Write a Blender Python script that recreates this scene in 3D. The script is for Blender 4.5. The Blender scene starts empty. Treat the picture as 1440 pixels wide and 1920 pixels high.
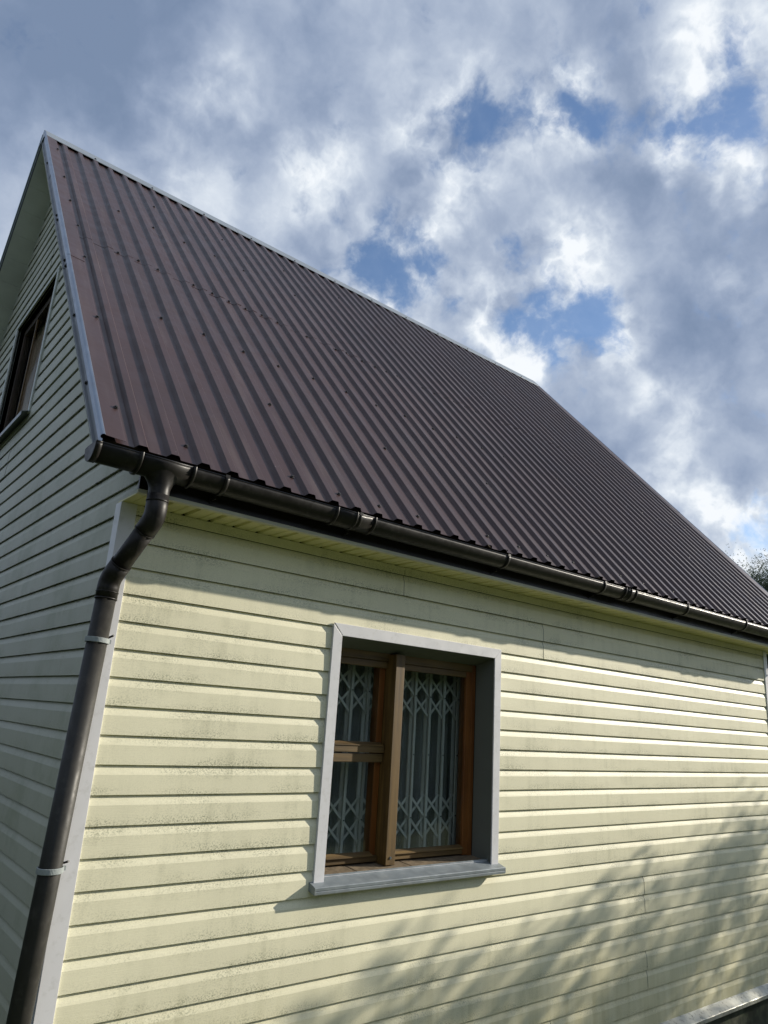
import bpy, math, random
from math import sin, cos, pi, radians, sqrt
from mathutils import Vector, Matrix
import mathutils.noise as mnoise
random.seed(7)
scene = bpy.context.scene
COL = scene.collection

# ------------------------------------------------------------ camera
R = ((0.769642727991674, 0.5985768981517151, -0.2221615813965262),
     (-0.6355729557100108, 0.7514056741011241, -0.17730349939771584),
     (0.060803694127699315, 0.27766024189232846, 0.9587532012216277))
CAM = Vector((-1.00234, -3.05993, 1.83670))
cd = bpy.data.cameras.new('camera')
cam = bpy.data.objects.new('camera', cd)
COL.objects.link(cam)
right = Vector((R[0][0], R[1][0], R[2][0]))
fwd = Vector((R[0][1], R[1][1], R[2][1]))
up = Vector((R[0][2], R[1][2], R[2][2]))
mw = Matrix((right, up, -fwd)).transposed().to_4x4()
mw.translation = CAM
cam.matrix_world = mw
cd.sensor_fit = 'VERTICAL'
cd.sensor_height = 36.0
cd.lens = 1348.97 / 1920 * 36.0
cd.clip_start = 0.05
cd.clip_end = 3000
scene.camera = cam

# ------------------------------------------------------------ node helpers
def N(nt, typ, **kw):
    n = nt.nodes.new(typ)
    for k, v in kw.items():
        if k.startswith('i_'):
            key = k[2:]
            key = int(key) if key.isdigit() else key.replace('_', ' ')
            n.inputs[key].default_value = v
        else:
            setattr(n, k, v)
    return n
def M(nt, op, a, b=None, c=None, clamp=False):
    n = nt.nodes.new('ShaderNodeMath'); n.operation = op; n.use_clamp = clamp
    for i, x in enumerate((a, b, c)):
        if x is None: continue
        if isinstance(x, (int, float)): n.inputs[i].default_value = x
        else: nt.links.new(x, n.inputs[i])
    return n.outputs[0]
def V(nt, op, a, b=None):
    n = nt.nodes.new('ShaderNodeVectorMath'); n.operation = op
    for i, x in enumerate((a, b)):
        if x is None: continue
        if isinstance(x, (tuple, list, Vector)): n.inputs[i].default_value = tuple(x)
        else: nt.links.new(x, n.inputs[i])
    return n.outputs['Value'] if op in ('DISTANCE', 'DOT_PRODUCT', 'LENGTH') else n.outputs[0]
def MR(nt, x, a, b, c=0.0, d=1.0, smooth=True):
    n = nt.nodes.new('ShaderNodeMapRange')
    n.interpolation_type = 'SMOOTHSTEP' if smooth else 'LINEAR'
    n.inputs[1].default_value = a; n.inputs[2].default_value = b
    n.inputs[3].default_value = c; n.inputs[4].default_value = d
    nt.links.new(x, n.inputs[0]); return n.outputs[0]
def NO(nt, vec, scale, detail=4.0, rough=0.5, out='Fac'):
    n = nt.nodes.new('ShaderNodeTexNoise')
    n.inputs['Scale'].default_value = scale; n.inputs['Detail'].default_value = detail
    n.inputs['Roughness'].default_value = rough
    nt.links.new(vec, n.inputs['Vector']); return n.outputs[out]
def MIX(nt, f, a, b, mode='MIX'):
    n = nt.nodes.new('ShaderNodeMix'); n.data_type = 'RGBA'; n.blend_type = mode
    for i, x in ((0, f), (6, a), (7, b)):
        if isinstance(x, (int, float)): n.inputs[i].default_value = x
        elif isinstance(x, (tuple, list)): n.inputs[i].default_value = tuple(x) + ((1,) if len(x) == 3 else ())
        else: nt.links.new(x, n.inputs[i])
    return n.outputs[2]

# ------------------------------------------------------------ sun, sky, exposure
SUN_FROM = Vector((1.09, -0.345, 0.445)).normalized()
EL = math.asin(SUN_FROM.z)
AZ = math.atan2(SUN_FROM.x, SUN_FROM.y)      # clockwise from +Y
sd = bpy.data.lights.new('sun', 'SUN'); sd.energy = 5.0; sd.angle = radians(0.53); sd.color = (1.0, 0.915, 0.77)
sun = bpy.data.objects.new('sun', sd); COL.objects.link(sun)
sun.rotation_euler = SUN_FROM.to_track_quat('Z', 'Y').to_euler(); sun.location = (20, -6, 12)

HOLES=[(45.8,44.5,2.1,1.00),(44.4,45.6,1.2,0.70),(66.8,42.1,2.0,0.75),(69.7,41.9,2.2,0.85),(64.2,41.7,1.3,0.55),(68.5,45.2,1.6,0.40),(49.0,37.1,1.1,0.80),(54.9,36.5,1.1,0.80),(38.2,34.2,2.8,1.00),(35.7,33.9,1.6,0.80),(41.0,35.5,1.6,0.70),(53.4,30.8,2.5,1.10),(56.5,30.4,1.9,1.00),(49.3,30.8,1.8,0.90),(65.7,14.1,1.6,0.70),(67.3,14.4,1.4,0.70),(55.1,44.4,1.7,0.60),(52.7,46.2,1.7,0.60),(56.5,43.9,1.2,0.70),(28.3,41.3,1.1,0.50),(22.2,39.5,1.1,0.30),(31.6,39.3,1.5,0.40),(63.5,44.1,1.3,0.60),(32.2,42.8,1.4,0.35),(62.1,42.8,1.1,0.50),(39.8,44.6,1.1,0.40)]
BRIGHT=[(43.3,39.2,2.1,0.70),(62.4,40.8,1.8,0.90),(68.5,38.7,1.8,0.80),(53.5,34.8,3.4,0.70),(46.0,32.8,2.4,0.60),(38.9,37.3,2.3,0.45),(30.7,38.8,3.4,0.35),(39.4,43.6,2.9,0.55),(20.6,44.7,2.4,0.50),(17.4,39.8,3.9,0.35),(53.6,45.5,3.0,0.50),(64.6,46.0,2.8,0.50),(69.6,46.9,2.9,0.55),(48.9,29.6,3.6,0.70),(34.0,32.3,2.0,0.60),(50.6,42.1,3.2,0.30),(48.4,28.1,2.4,0.60),(59.7,25.1,1.5,0.60),(61.0,18.7,2.3,0.60),(66.1,12.6,3.2,1.00),(63.9,16.5,2.2,0.60),(57.3,28.8,2.3,0.60),(66.9,30.9,2.1,0.40),(61.6,21.8,1.9,0.30),(44.5,44.7,3.2,0.30),(67.5,16.3,2.1,0.50),(30.2,41.9,2.2,0.30),(63.3,23.9,2.2,0.25)]
DARK=[(15,60,13,.5),(-20,48,15,.45),(60,66,12,.3),(8.5,42.4,7.5,0.55),(14.4,45.8,6.5,0.50),(25.6,45.0,4.5,0.40),(6.2,37.7,4.9,0.30),(35.5,49.4,5.0,0.25),(64.7,28.3,4.6,0.45),(60.8,29.6,3.3,0.30),(65.4,22.2,4.3,0.35),(59.9,37.7,3.9,0.35),(65.3,35.5,3.7,0.30),(50.7,39.3,2.6,0.30),(57.8,39.4,3.2,0.30),(61.8,26.4,3.7,0.35),(45.7,41.3,2.2,0.20),(66.6,19.0,2.1,0.20),(23.8,36.3,3.0,0.10),(35.4,41.7,2.6,0.25)]
def build_world():
    w = bpy.data.worlds.new('World'); scene.world = w; w.use_nodes = True
    nt = w.node_tree; nt.nodes.clear()
    out = nt.nodes.new('ShaderNodeOutputWorld')
    sky = nt.nodes.new('ShaderNodeTexSky'); sky.sky_type = 'NISHITA'; sky.sun_disc = False
    sky.sun_elevation = EL; sky.sun_rotation = AZ
    sky.air_density = 1.0; sky.dust_density = 0.6; sky.ozone_density = 4.0
    bsky = N(nt, 'ShaderNodeBackground', i_Strength=0.13)
    nt.links.new(sky.outputs[0], bsky.inputs[0])
    tc = nt.nodes.new('ShaderNodeTexCoord'); d0 = tc.outputs['Generated']
    d = V(nt, 'NORMALIZE', d0)
    sx = nt.nodes.new('ShaderNodeSeparateXYZ'); nt.links.new(d, sx.inputs[0])
    # cloud layer coordinates: perspective of a flat layer overhead
    zz = M(nt, 'ADD', M(nt, 'MAXIMUM', sx.outputs[2], 0.0), 0.16)
    cp = nt.nodes.new('ShaderNodeCombineXYZ')
    nt.links.new(M(nt, 'DIVIDE', sx.outputs[0], zz), cp.inputs[0])
    nt.links.new(M(nt, 'DIVIDE', sx.outputs[1], zz), cp.inputs[1])
    cp = cp.outputs[0]
    # ragged warping of the direction
    def warp(s, a, det):
        c = NO(nt, d, s, det, 0.6, 'Color')
        v = V(nt, 'SUBTRACT', c, (0.5, 0.5, 0.5))
        n = nt.nodes.new('ShaderNodeVectorMath'); n.operation = 'SCALE'; n.inputs['Scale'].default_value = a
        nt.links.new(v, n.inputs[0]); return n.outputs[0]
    dw = V(nt, 'ADD', d, V(nt, 'ADD', warp(6.0, 0.10, 3), warp(17.0, 0.07, 8)))
    dw2 = V(nt, 'ADD', d, warp(7.0, 0.13, 5))
    def spots(L, vec, k, inner):
        acc = None
        for b, e, r, wt in L:
            b, e, r = radians(b), radians(e), radians(r) * k
            p = (sin(b) * cos(e), cos(b) * cos(e), sin(e))
            x = MR(nt, V(nt, 'DISTANCE', vec, p), r * inner, r, wt, 0.0)
            acc = x if acc is None else M(nt, 'ADD', acc, x)
        return acc
    hs = spots(HOLES, dw, 2.35, 0.0)
    br = spots(BRIGHT, dw2, 1.7, 0.1)
    dk = spots(DARK, dw2, 1.5, 0.1)
    n2 = NO(nt, V(nt, 'ADD', d, (7.3, 2.1, 4.0)), 3.2, 3, 0.5)
    dp = V(nt, 'ADD', d, warp(8.0, 0.06, 5))
    n3 = NO(nt, dp, 21.0, 9, 0.58)
    n4 = NO(nt, V(nt, 'ADD', dp, (3.0, 5.0, 1.0)), 9.5, 6, 0.5)
    n5 = NO(nt, V(nt, 'ADD', dp, (1.0, 8.0, 2.0)), 24.0, 6, 0.52)
    puff = M(nt, 'SUBTRACT', 1.0, M(nt, 'MULTIPLY', M(nt, 'ABSOLUTE', M(nt, 'SUBTRACT', NO(nt, V(nt, 'ADD', dp, (9.0, 1.0, 4.0)), 15.0, 6, 0.52), 0.5)), 6.0), clamp=True)
    blue = M(nt, 'ADD', M(nt, 'MULTIPLY', hs, 0.95), M(nt, 'MULTIPLY', M(nt, 'SUBTRACT', n4, 0.5), 2.2))
    blue = M(nt, 'ADD', blue, M(nt, 'MULTIPLY', M(nt, 'SUBTRACT', n3, 0.5), 3.0))
    bluef = MR(nt, blue, 0.30, 1.40, 0.0, 0.92)
    edge = MR(nt, blue, -0.3, 0.45)
    b = M(nt, 'ADD', 0.45, M(nt, 'MULTIPLY', M(nt, 'SUBTRACT', n2, 0.5), 0.9))
    b = M(nt, 'ADD', b, M(nt, 'MULTIPLY', M(nt, 'SUBTRACT', n4, 0.5), -1.3))
    act = M(nt, 'ADD', 0.04, M(nt, 'MULTIPLY', M(nt, 'ADD', br, M(nt, 'MULTIPLY', hs, 0.6), clamp=True), 0.38))
    b = M(nt, 'ADD', b, M(nt, 'MULTIPLY', M(nt, 'SUBTRACT', puff, 0.5), act))
    b = M(nt, 'ADD', b, M(nt, 'MULTIPLY', M(nt, 'SUBTRACT', n5, 0.5), M(nt, 'ADD', 0.12, M(nt, 'MULTIPLY', act, 2.0))))
    b = M(nt, 'ADD', b, M(nt, 'MULTIPLY', br, 0.40))
    b = M(nt, 'SUBTRACT', b, M(nt, 'MULTIPLY', dk, 0.40))
    b = M(nt, 'ADD', b, M(nt, 'MULTIPLY', edge, 0.06), clamp=True)
    cr = nt.nodes.new('ShaderNodeValToRGB'); cr.color_ramp.interpolation = 'B_SPLINE'
    el = cr.color_ramp.elements
    el[0].position = 0.0; el[0].color = (0.17, 0.235, 0.36, 1)
    el[1].position = 1.0; el[1].color = (0.90, 0.93, 0.96, 1)
    for pos, c in ((0.3, (0.265, 0.335, 0.475, 1)), (0.6, (0.46, 0.53, 0.65, 1)), (0.85, (0.72, 0.78, 0.85, 1))):
        e = el.new(pos); e.color = c
    nt.links.new(b, cr.inputs[0])
    bc = N(nt, 'ShaderNodeBackground', i_Strength=0.9)
    nt.links.new(cr.outputs[0], bc.inputs[0])
    # clouds glow where they lie near the sun
    gl = MR(nt, V(nt, 'DISTANCE', d, tuple(SUN_FROM)), 0.0, 0.62, 1.0, 0.0)
    nt.links.new(M(nt, 'MULTIPLY', M(nt, 'ADD', 1.0, M(nt, 'MULTIPLY', M(nt, 'POWER', gl, 1.5), 3.2)), 0.9), bc.inputs['Strength'])
    mx = nt.nodes.new('ShaderNodeMixShader')
    nt.links.new(bluef, mx.inputs[0]); nt.links.new(bc.outputs[0], mx.inputs[1]); nt.links.new(bsky.outputs[0], mx.inputs[2])
    nt.links.new(mx.outputs[0], out.inputs[0])
    w.cycles.sampling_method = 'MANUAL'; w.cycles.sample_map_resolution = 512
build_world()
vs = scene.view_settings
vs.view_transform = 'Standard'; vs.look = 'None'; vs.exposure = 0.25; vs.gamma = 1.0; vs.use_curve_mapping = False

# ------------------------------------------------------------ mesh helpers
class MB:
    def __init__(s): s.v = []; s.f = []; s.m = []; s.sm = []
    def quad(s, pts, mi=0, smooth=False):
        b = len(s.v); s.v += [tuple(p) for p in pts]; s.f.append(tuple(range(b, b + len(pts)))); s.m.append(mi); s.sm.append(smooth)
    def box(s, x0, x1, y0, y1, z0, z1, mi=0):
        b = len(s.v)
        s.v += [(x, y, z) for x in (x0, x1) for y in (y0, y1) for z in (z0, z1)]
        for f in ((0, 1, 3, 2), (4, 6, 7, 5), (0, 4, 5, 1), (2, 3, 7, 6), (0, 2, 6, 4), (1, 5, 7, 3)):
            s.f.append(tuple(b + i for i in f)); s.m.append(mi); s.sm.append(False)
    def grid(s, rows, closed=False, mi=0, smooth=True, capends=False):
        """rows: list of equally long point lists; skin them"""
        b = len(s.v); n = len(rows[0])
        for r in rows: s.v += [tuple(p) for p in r]
        for i in range(len(rows) - 1):
            for j in range(n if closed else n - 1):
                k = (j + 1) % n
                s.f.append((b + i * n + j, b + i * n + k, b + (i + 1) * n + k, b + (i + 1) * n + j)); s.m.append(mi); s.sm.append(smooth)
        if capends:
            s.f.append(tuple(b + j for j in range(n))[::-1]); s.m.append(mi); s.sm.append(False)
            s.f.append(tuple(b + (len(rows) - 1) * n + j for j in range(n))); s.m.append(mi); s.sm.append(False)
    def prism(s, poly, vec, mi=0):
        """extrude a 3D polygon along vec"""
        b = len(s.v); n = len(poly); vec = Vector(vec)
        s.v += [tuple(p) for p in poly] + [tuple(Vector(p) + vec) for p in poly]
        s.f.append(tuple(range(b, b + n))); s.m.append(mi); s.sm.append(False)
        s.f.append(tuple(range(b + 2 * n - 1, b + n - 1, -1))); s.m.append(mi); s.sm.append(False)
        for i in range(n):
            j = (i + 1) % n
            s.f.append((b + i, b + j, b + n + j, b + n + i)); s.m.append(mi); s.sm.append(False)
    def tube(s, pts, rad, n=20, mi=0, cap=True):
        rad = rad if isinstance(rad, (list, tuple)) else [rad] * len(pts)
        pts = [Vector(p) for p in pts]; rows = []
        prev = None
        for i, p in enumerate(pts):
            t = (pts[min(i + 1, len(pts) - 1)] - pts[max(i - 1, 0)]).normalized()
            if prev is None:
                a = t.orthogonal().normalized()
            else:
                a = (prev - t * prev.dot(t)).normalized()
            prev = a; bb = t.cross(a)
            rows.append([p + (a * cos(2 * pi * k / n) + bb * sin(2 * pi * k / n)) * rad[i] for k in range(n)])
        s.grid(rows, closed=True, mi=mi, smooth=True, capends=cap)
    def mesh(s, name, mats):
        me = bpy.data.meshes.new(name); me.from_pydata(s.v, [], s.f)
        for m in (mats if isinstance(mats, (list, tuple)) else [mats]): me.materials.append(m)
        me.polygons.foreach_set('material_index', s.m)
        me.polygons.foreach_set('use_smooth', s.sm)
        me.update(); return me
WP = {}     # world position of each object (pure translations)
def link(name, me, parent=None, loc=(0, 0, 0), rot=None):
    o = bpy.data.objects.new(name, me); COL.objects.link(o)
    WP[o.name] = Vector(loc)
    o.location = loc
    if rot is not None: o.rotation_euler = rot
    if parent is not None:
        o.parent = parent; o.matrix_parent_inverse = Matrix.Translation(-WP[parent.name])
    return o
def fixnormals(me):
    import bmesh
    bm = bmesh.new(); bm.from_mesh(me); bmesh.ops.remove_doubles(bm, verts=bm.verts, dist=1e-6)
    bmesh.ops.recalc_face_normals(bm, faces=bm.faces); bm.to_mesh(me); bm.free()
def part(name, mb, mat, parent, fix=True, label=None, **kw):
    me = mb.mesh(name, mat)
    if fix: fixnormals(me)
    o = link(name, me, parent, **kw)
    if label: o['label'] = label
    return o
def bevel(o, w, seg=2):
    m = o.modifiers.new('bevel', 'BEVEL'); m.width = w; m.segments = seg; m.limit_method = 'ANGLE'; m.angle_limit = radians(40)
def tag(o, label=None, cat=None, group=None, kind=None):
    if label: o['label'] = label
    if cat: o['category'] = cat
    if group: o['group'] = group
    if kind: o['kind'] = kind
    return o
def clip(poly, halfplanes):
    """Sutherland-Hodgman on 2D polygon; half planes (a,b,c): a*x+b*y<=c"""
    for a, b, c in halfplanes:
        out = []
        for i in range(len(poly)):
            p, q = poly[i], poly[(i + 1) % len(poly)]
            dp, dq = a * p[0] + b * p[1] - c, a * q[0] + b * q[1] - c
            if dp <= 0: out.append(p)
            if (dp < 0 < dq) or (dq < 0 < dp):
                t = dp / (dp - dq); out.append((p[0] + t * (q[0] - p[0]), p[1] + t * (q[1] - p[1])))
        poly = out
        if len(poly) < 3: return []
    return poly

# ------------------------------------------------------------ materials
def mat(name):
    m = bpy.data.materials.new(name); m.use_nodes = True
    nt = m.node_tree; return m, nt, nt.nodes['Principled BSDF']
def bump(nt, h, strength, dist, bsdf):
    b = nt.nodes.new('ShaderNodeBump'); b.inputs['Strength'].default_value = strength; b.inputs['Distance'].default_value = dist
    nt.links.new(h, b.inputs['Height']); nt.links.new(b.outputs[0], bsdf.inputs['Normal'])
def pos(nt):
    g = nt.nodes.new('ShaderNodeNewGeometry'); return g.outputs['Position']
def scl(nt, v, s): return V(nt, 'MULTIPLY', v, s)
COURSE = 0.1143
def siding_mat(name, base, dirt, mould):
    m, nt, b = mat(name)
    P = pos(nt); sx = nt.nodes.new('ShaderNodeSeparateXYZ'); nt.links.new(P, sx.inputs[0])
    ph = M(nt, 'FRACT', M(nt, 'DIVIDE', sx.outputs[2], COURSE))
    big = NO(nt, scl(nt, P, (0.9, 0.9, 1.6)), 1.0, 3)
    mid = NO(nt, scl(nt, P, (3.0, 3.0, 9.0)), 1.0, 4)
    spk = NO(nt, scl(nt, P, (1, 1, 1.3)), 120.0, 5, 0.75)
    spk2 = NO(nt, scl(nt, P, (1, 1, 1.3)), 420.0, 2, 0.6)
    streak = NO(nt, scl(nt, P, (22.0, 22.0, 1.6)), 1.0, 4)
    c = MIX(nt, MR(nt, big, 0.35, 0.65), base, tuple(x * 0.93 for x in base))
    # algae: specks, thicker near the top of each flat and just under the step above
    zone = M(nt, 'ADD', MR(nt, ph, 0.55, 0.80, 0.30, 0.9), MR(nt, ph, 0.0, 0.40, 0.9, 0.0))
    patch = M(nt, 'MULTIPLY', MR(nt, mid, 0.40, 0.62), MR(nt, big, 0.32, 0.60))
    sp = M(nt, 'MULTIPLY', MR(nt, spk, 0.44, 0.66), MR(nt, spk2, 0.25, 0.65))
    f = M(nt, 'MULTIPLY', M(nt, 'MULTIPLY', sp, zone), M(nt, 'ADD', patch, 0.2))
    c = MIX(nt, M(nt, 'MULTIPLY', f, dirt, clamp=True), c, (0.27, 0.28, 0.19))
    # faint film of green dirt, vertical runs
    film = M(nt, 'MULTIPLY', MR(nt, streak, 0.45, 0.75), M(nt, 'ADD', patch, 0.25))
    c = MIX(nt, M(nt, 'MULTIPLY', film, 0.20 * dirt, clamp=True), c, (0.36, 0.36, 0.24))
    fine = NO(nt, scl(nt, P, (1, 1, 1)), 420.0, 2)
    c = MIX(nt, MR(nt, fine, 0.4, 0.75, 0.0, 0.16), c, (0.30, 0.29, 0.2))
    low = MR(nt, sx.outputs[2], 0.9, 0.0, 0.0, 0.55)
    c = MIX(nt, M(nt, 'MULTIPLY', low, MR(nt, streak, 0.2, 0.7, 0.4, 1.0)), c, (0.50, 0.45, 0.22))
    if mould:
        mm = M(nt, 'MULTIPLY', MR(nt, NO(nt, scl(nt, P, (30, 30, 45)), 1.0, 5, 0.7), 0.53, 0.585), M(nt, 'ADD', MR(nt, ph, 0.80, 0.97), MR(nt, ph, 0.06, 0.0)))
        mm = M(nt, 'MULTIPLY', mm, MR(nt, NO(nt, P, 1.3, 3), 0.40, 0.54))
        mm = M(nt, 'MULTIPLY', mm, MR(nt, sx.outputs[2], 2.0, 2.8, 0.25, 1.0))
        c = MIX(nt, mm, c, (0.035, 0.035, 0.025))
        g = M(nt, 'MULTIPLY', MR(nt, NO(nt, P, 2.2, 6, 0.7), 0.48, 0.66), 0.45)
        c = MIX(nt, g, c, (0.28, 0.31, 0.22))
    nt.links.new(c, b.inputs['Base Color'])
    b.inputs['Roughness'].default_value = 0.52
    b.inputs['Specular IOR Level'].default_value = 0.35
    grain = NO(nt, scl(nt, P, (9, 9, 330)), 1.0, 4, 0.6)
    wob = NO(nt, scl(nt, P, (2.5, 2.5, 1.2)), 1.0, 2)
    h = M(nt, 'ADD', M(nt, 'MULTIPLY', grain, 0.0006), M(nt, 'MULTIPLY', wob, 0.004))
    bump(nt, h, 1.0, 1.0, b)
    return m
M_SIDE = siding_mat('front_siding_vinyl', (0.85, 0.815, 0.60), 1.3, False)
M_GAB = siding_mat('shaded_gable_vinyl', (0.50, 0.51, 0.43), 1.3, True)  # same vinyl, gable shade put into the darker base; mould and dirt its own

def simple(name, col, rough, spec=0.5, metal=0.0, var=0.12, vs_=3.0, bmp=0.0, bs=40.0, dirtcol=None, dirt=0.0, ds=14.0):
    m, nt, b = mat(name); P = pos(nt)
    c = MIX(nt, MR(nt, NO(nt, P, vs_, 5, 0.6), 0.3, 0.7), tuple(x * (1 - var) for x in col), tuple(min(1, x * (1 + var)) for x in col))
    if dirtcol:
        c = MIX(nt, M(nt, 'MULTIPLY', MR(nt, NO(nt, P, ds, 6, 0.7), 0.5, 0.7), dirt), c, dirtcol)
    nt.links.new(c, b.inputs['Base Color'])
    r = MR(nt, NO(nt, P, vs_ * 4, 4), 0.3, 0.7, rough * 0.85, min(1, rough * 1.15))
    nt.links.new(r, b.inputs['Roughness'])
    b.inputs['Metallic'].default_value = metal; b.inputs['Specular IOR Level'].default_value = spec
    if bmp: bump(nt, NO(nt, P, bs, 4), 1.0, bmp, b)
    return m
M_TRIM = simple('white_plastic_trim', (0.70, 0.70, 0.72), 0.38, 0.45, var=0.03, dirtcol=(0.4, 0.4, 0.36), dirt=0.25, ds=30)
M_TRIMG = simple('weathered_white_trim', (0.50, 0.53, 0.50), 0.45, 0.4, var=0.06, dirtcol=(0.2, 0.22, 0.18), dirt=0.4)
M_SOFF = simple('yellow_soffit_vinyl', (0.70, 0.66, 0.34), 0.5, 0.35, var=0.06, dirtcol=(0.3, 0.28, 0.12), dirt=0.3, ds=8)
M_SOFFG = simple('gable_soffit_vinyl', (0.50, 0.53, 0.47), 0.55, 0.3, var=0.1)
M_FASC = simple('brown_fascia_metal', (0.014, 0.012, 0.011), 0.35, 0.35)
M_FASC2 = simple('slate_rake_lip_paint', (0.085, 0.10, 0.115), 0.4, 0.45)
M_DRIP = simple('grey_fascia_lip', (0.60, 0.58, 0.46), 0.5, 0.4)
M_GUT = simple('brown_gutter_plastic', (0.014, 0.0125, 0.0115), 0.42, 0.28, var=0.15, vs_=5, bmp=0.0006, bs=6, dirtcol=(0.07, 0.066, 0.058), dirt=0.3, ds=25)
M_PIPE = simple('brown_pipe_plastic', (0.026, 0.025, 0.022), 0.52, 0.32, var=0.12, vs_=6, bmp=0.0005, bs=6, dirtcol=(0.075, 0.07, 0.06), dirt=0.35, ds=20)
M_GUTIN = simple('dark_plastic_inside', (0.012, 0.011, 0.011), 0.5, 0.3)
M_GALV = simple('galvanised_steel', (0.24, 0.285, 0.35), 0.34, 0.5, metal=0.75, var=0.12, vs_=8, bmp=0.0006, bs=9, dirtcol=(0.2, 0.21, 0.22), dirt=0.4, ds=18)
M_CAPM = simple('grey_painted_ridge_metal', (0.27, 0.30, 0.32), 0.36, 0.5, metal=0.3, var=0.08)
M_CLAMP = simple('grey_clamp_plastic', (0.30, 0.33, 0.33), 0.45, 0.4)
M_SILL = simple('grey_sill_metal', (0.22, 0.25, 0.27), 0.40, 0.5, metal=0.25, var=0.15, vs_=9, dirtcol=(0.36, 0.38, 0.38), dirt=0.35, ds=22)
M_BASEF = simple('lichened_flashing_metal', (0.38, 0.38, 0.33), 0.5, 0.5, metal=0.35, var=0.2, vs_=6, dirtcol=(0.07, 0.075, 0.05), dirt=0.85, ds=35)
M_PLINTH = simple('mossy_dark_plinth', (0.055, 0.06, 0.042), 0.9, 0.2, var=0.4, vs_=7, bmp=0.01, bs=12, dirtcol=(0.10, 0.12, 0.07), dirt=0.8)
M_BOLT = simple('black_screw_head', (0.02, 0.018, 0.018), 0.5)
M_JAM = simple('shaded_reveal_lining', (0.135, 0.145, 0.13), 0.55, 0.3, var=0.06)  # white reveal lining, its shade put into the dark colour
M_ROOM = simple('dim_room_plaster', (0.55, 0.53, 0.50), 0.9, 0.1)
M_CORE = simple('wall_sheathing', (0.045, 0.045, 0.035), 0.9, 0.1)
M_GRILL = simple('grey_grille_paint', (0.74, 0.76, 0.74), 0.5, 0.4)
M_DUSTY = simple('dusty_sill_board', (0.17, 0.13, 0.085), 0.85, 0.2, var=0.3, vs_=25, bmp=0.002, bs=60, dirtcol=(0.06, 0.05, 0.035), dirt=0.7, ds=40)

def roof_mat():
    m, nt, b = mat('brown_roof_sheet_paint'); P = pos(nt)
    n = NO(nt, P, 1.1, 4)
    c = MIX(nt, MR(nt, n, 0.3, 0.7), (0.051, 0.025, 0.0235), (0.041, 0.022, 0.0215))
    streak = NO(nt, scl(nt, P, (14, 1.2, 1.2)), 1.0, 5)
    c = MIX(nt, MR(nt, streak, 0.5, 0.8, 0, 0.3), c, (0.15, 0.115, 0.105))
    sp = MR(nt, NO(nt, P, 55, 2, 0.7), 0.72, 0.78)
    c = MIX(nt, M(nt, 'MULTIPLY', sp, 0.5), c, (0.25, 0.23, 0.22))
    oi = nt.nodes.new('ShaderNodeObjectInfo'); c = MIX(nt, MR(nt, oi.outputs['Random'], 0, 1, 0.0, 0.16, False), c, (0.085, 0.06, 0.058))
    nt.links.new(c, b.inputs['Base Color'])
    nt.links.new(MR(nt, NO(nt, P, 9, 5), 0.3, 0.7, 0.36, 0.45), b.inputs['Roughness'])
    b.inputs['Specular IOR Level'].default_value = 0.44
    h = M(nt, 'ADD', M(nt, 'MULTIPLY', NO(nt, scl(nt, P, (1.5, 1, 1)), 3.0, 3), 0.003), M(nt, 'MULTIPLY', NO(nt, P, 28, 3), 0.0005))
    bump(nt, h, 1.0, 1.0, b)
    return m
M_ROOF = roof_mat()

def wood(name, a, c2, axis='z', rough=0.55, scale=1.0):
    m, nt, b = mat(name); P = pos(nt)
    s = {'z': (28, 28, 1.6), 'x': (1.6, 28, 28)}[axis]
    g = NO(nt, scl(nt, P, tuple(x * scale for x in s)), 1.0, 6, 0.65)
    kn = NO(nt, P, 7, 3)
    f = M(nt, 'ADD', MR(nt, g, 0.3, 0.7), M(nt, 'MULTIPLY', M(nt, 'SUBTRACT', kn, 0.5), 0.6), clamp=True)
    c = MIX(nt, f, a, c2)
    nt.links.new(c, b.inputs['Base Color']); b.inputs['Roughness'].default_value = rough
    bump(nt, g, 0.5, 0.002, b)
    return m
M_WV = wood('stained_wood_upright', (0.055, 0.031, 0.007), (0.15, 0.088, 0.022), 'z')
M_WH = wood('stained_wood_rail', (0.062, 0.036, 0.010), (0.17, 0.105, 0.032), 'x')
M_WO = wood('orange_varnished_wood', (0.13, 0.042, 0.008), (0.22, 0.08, 0.016), 'z', 0.4)
M_WD = wood('dark_old_boards', (0.022, 0.016, 0.012), (0.075, 0.05, 0.034), 'z', 0.8)

def glass(name='window_glass', g_=0.95):
    m, nt, b = mat(name)
    nt.nodes.remove(b); out = nt.nodes['Material Output']
    t = N(nt, 'ShaderNodeBsdfTransparent'); t.inputs[0].default_value = (0.86, 0.89, 0.88, 1)
    g = N(nt, 'ShaderNodeBsdfGlossy'); g.inputs['Roughness'].default_value = 0.02; g.inputs[0].default_value = (0.9, 0.95, 0.95, 1)
    fr = N(nt, 'ShaderNodeLayerWeight'); fr.inputs[0].default_value = 0.5
    mx = nt.nodes.new('ShaderNodeMixShader')
    nt.links.new(M(nt, 'ADD', M(nt, 'MULTIPLY', M(nt, 'POWER', fr.outputs['Facing'], 5.0), g_), 0.05, clamp=True), mx.inputs[0])
    nt.links.new(t.outputs[0], mx.inputs[1]); nt.links.new(g.outputs[0], mx.inputs[2]); nt.links.new(mx.outputs[0], out.inputs[0])
    return m
M_GLASS = glass(); M_GLASSD = glass('dull_attic_glass', 0.02)
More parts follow.
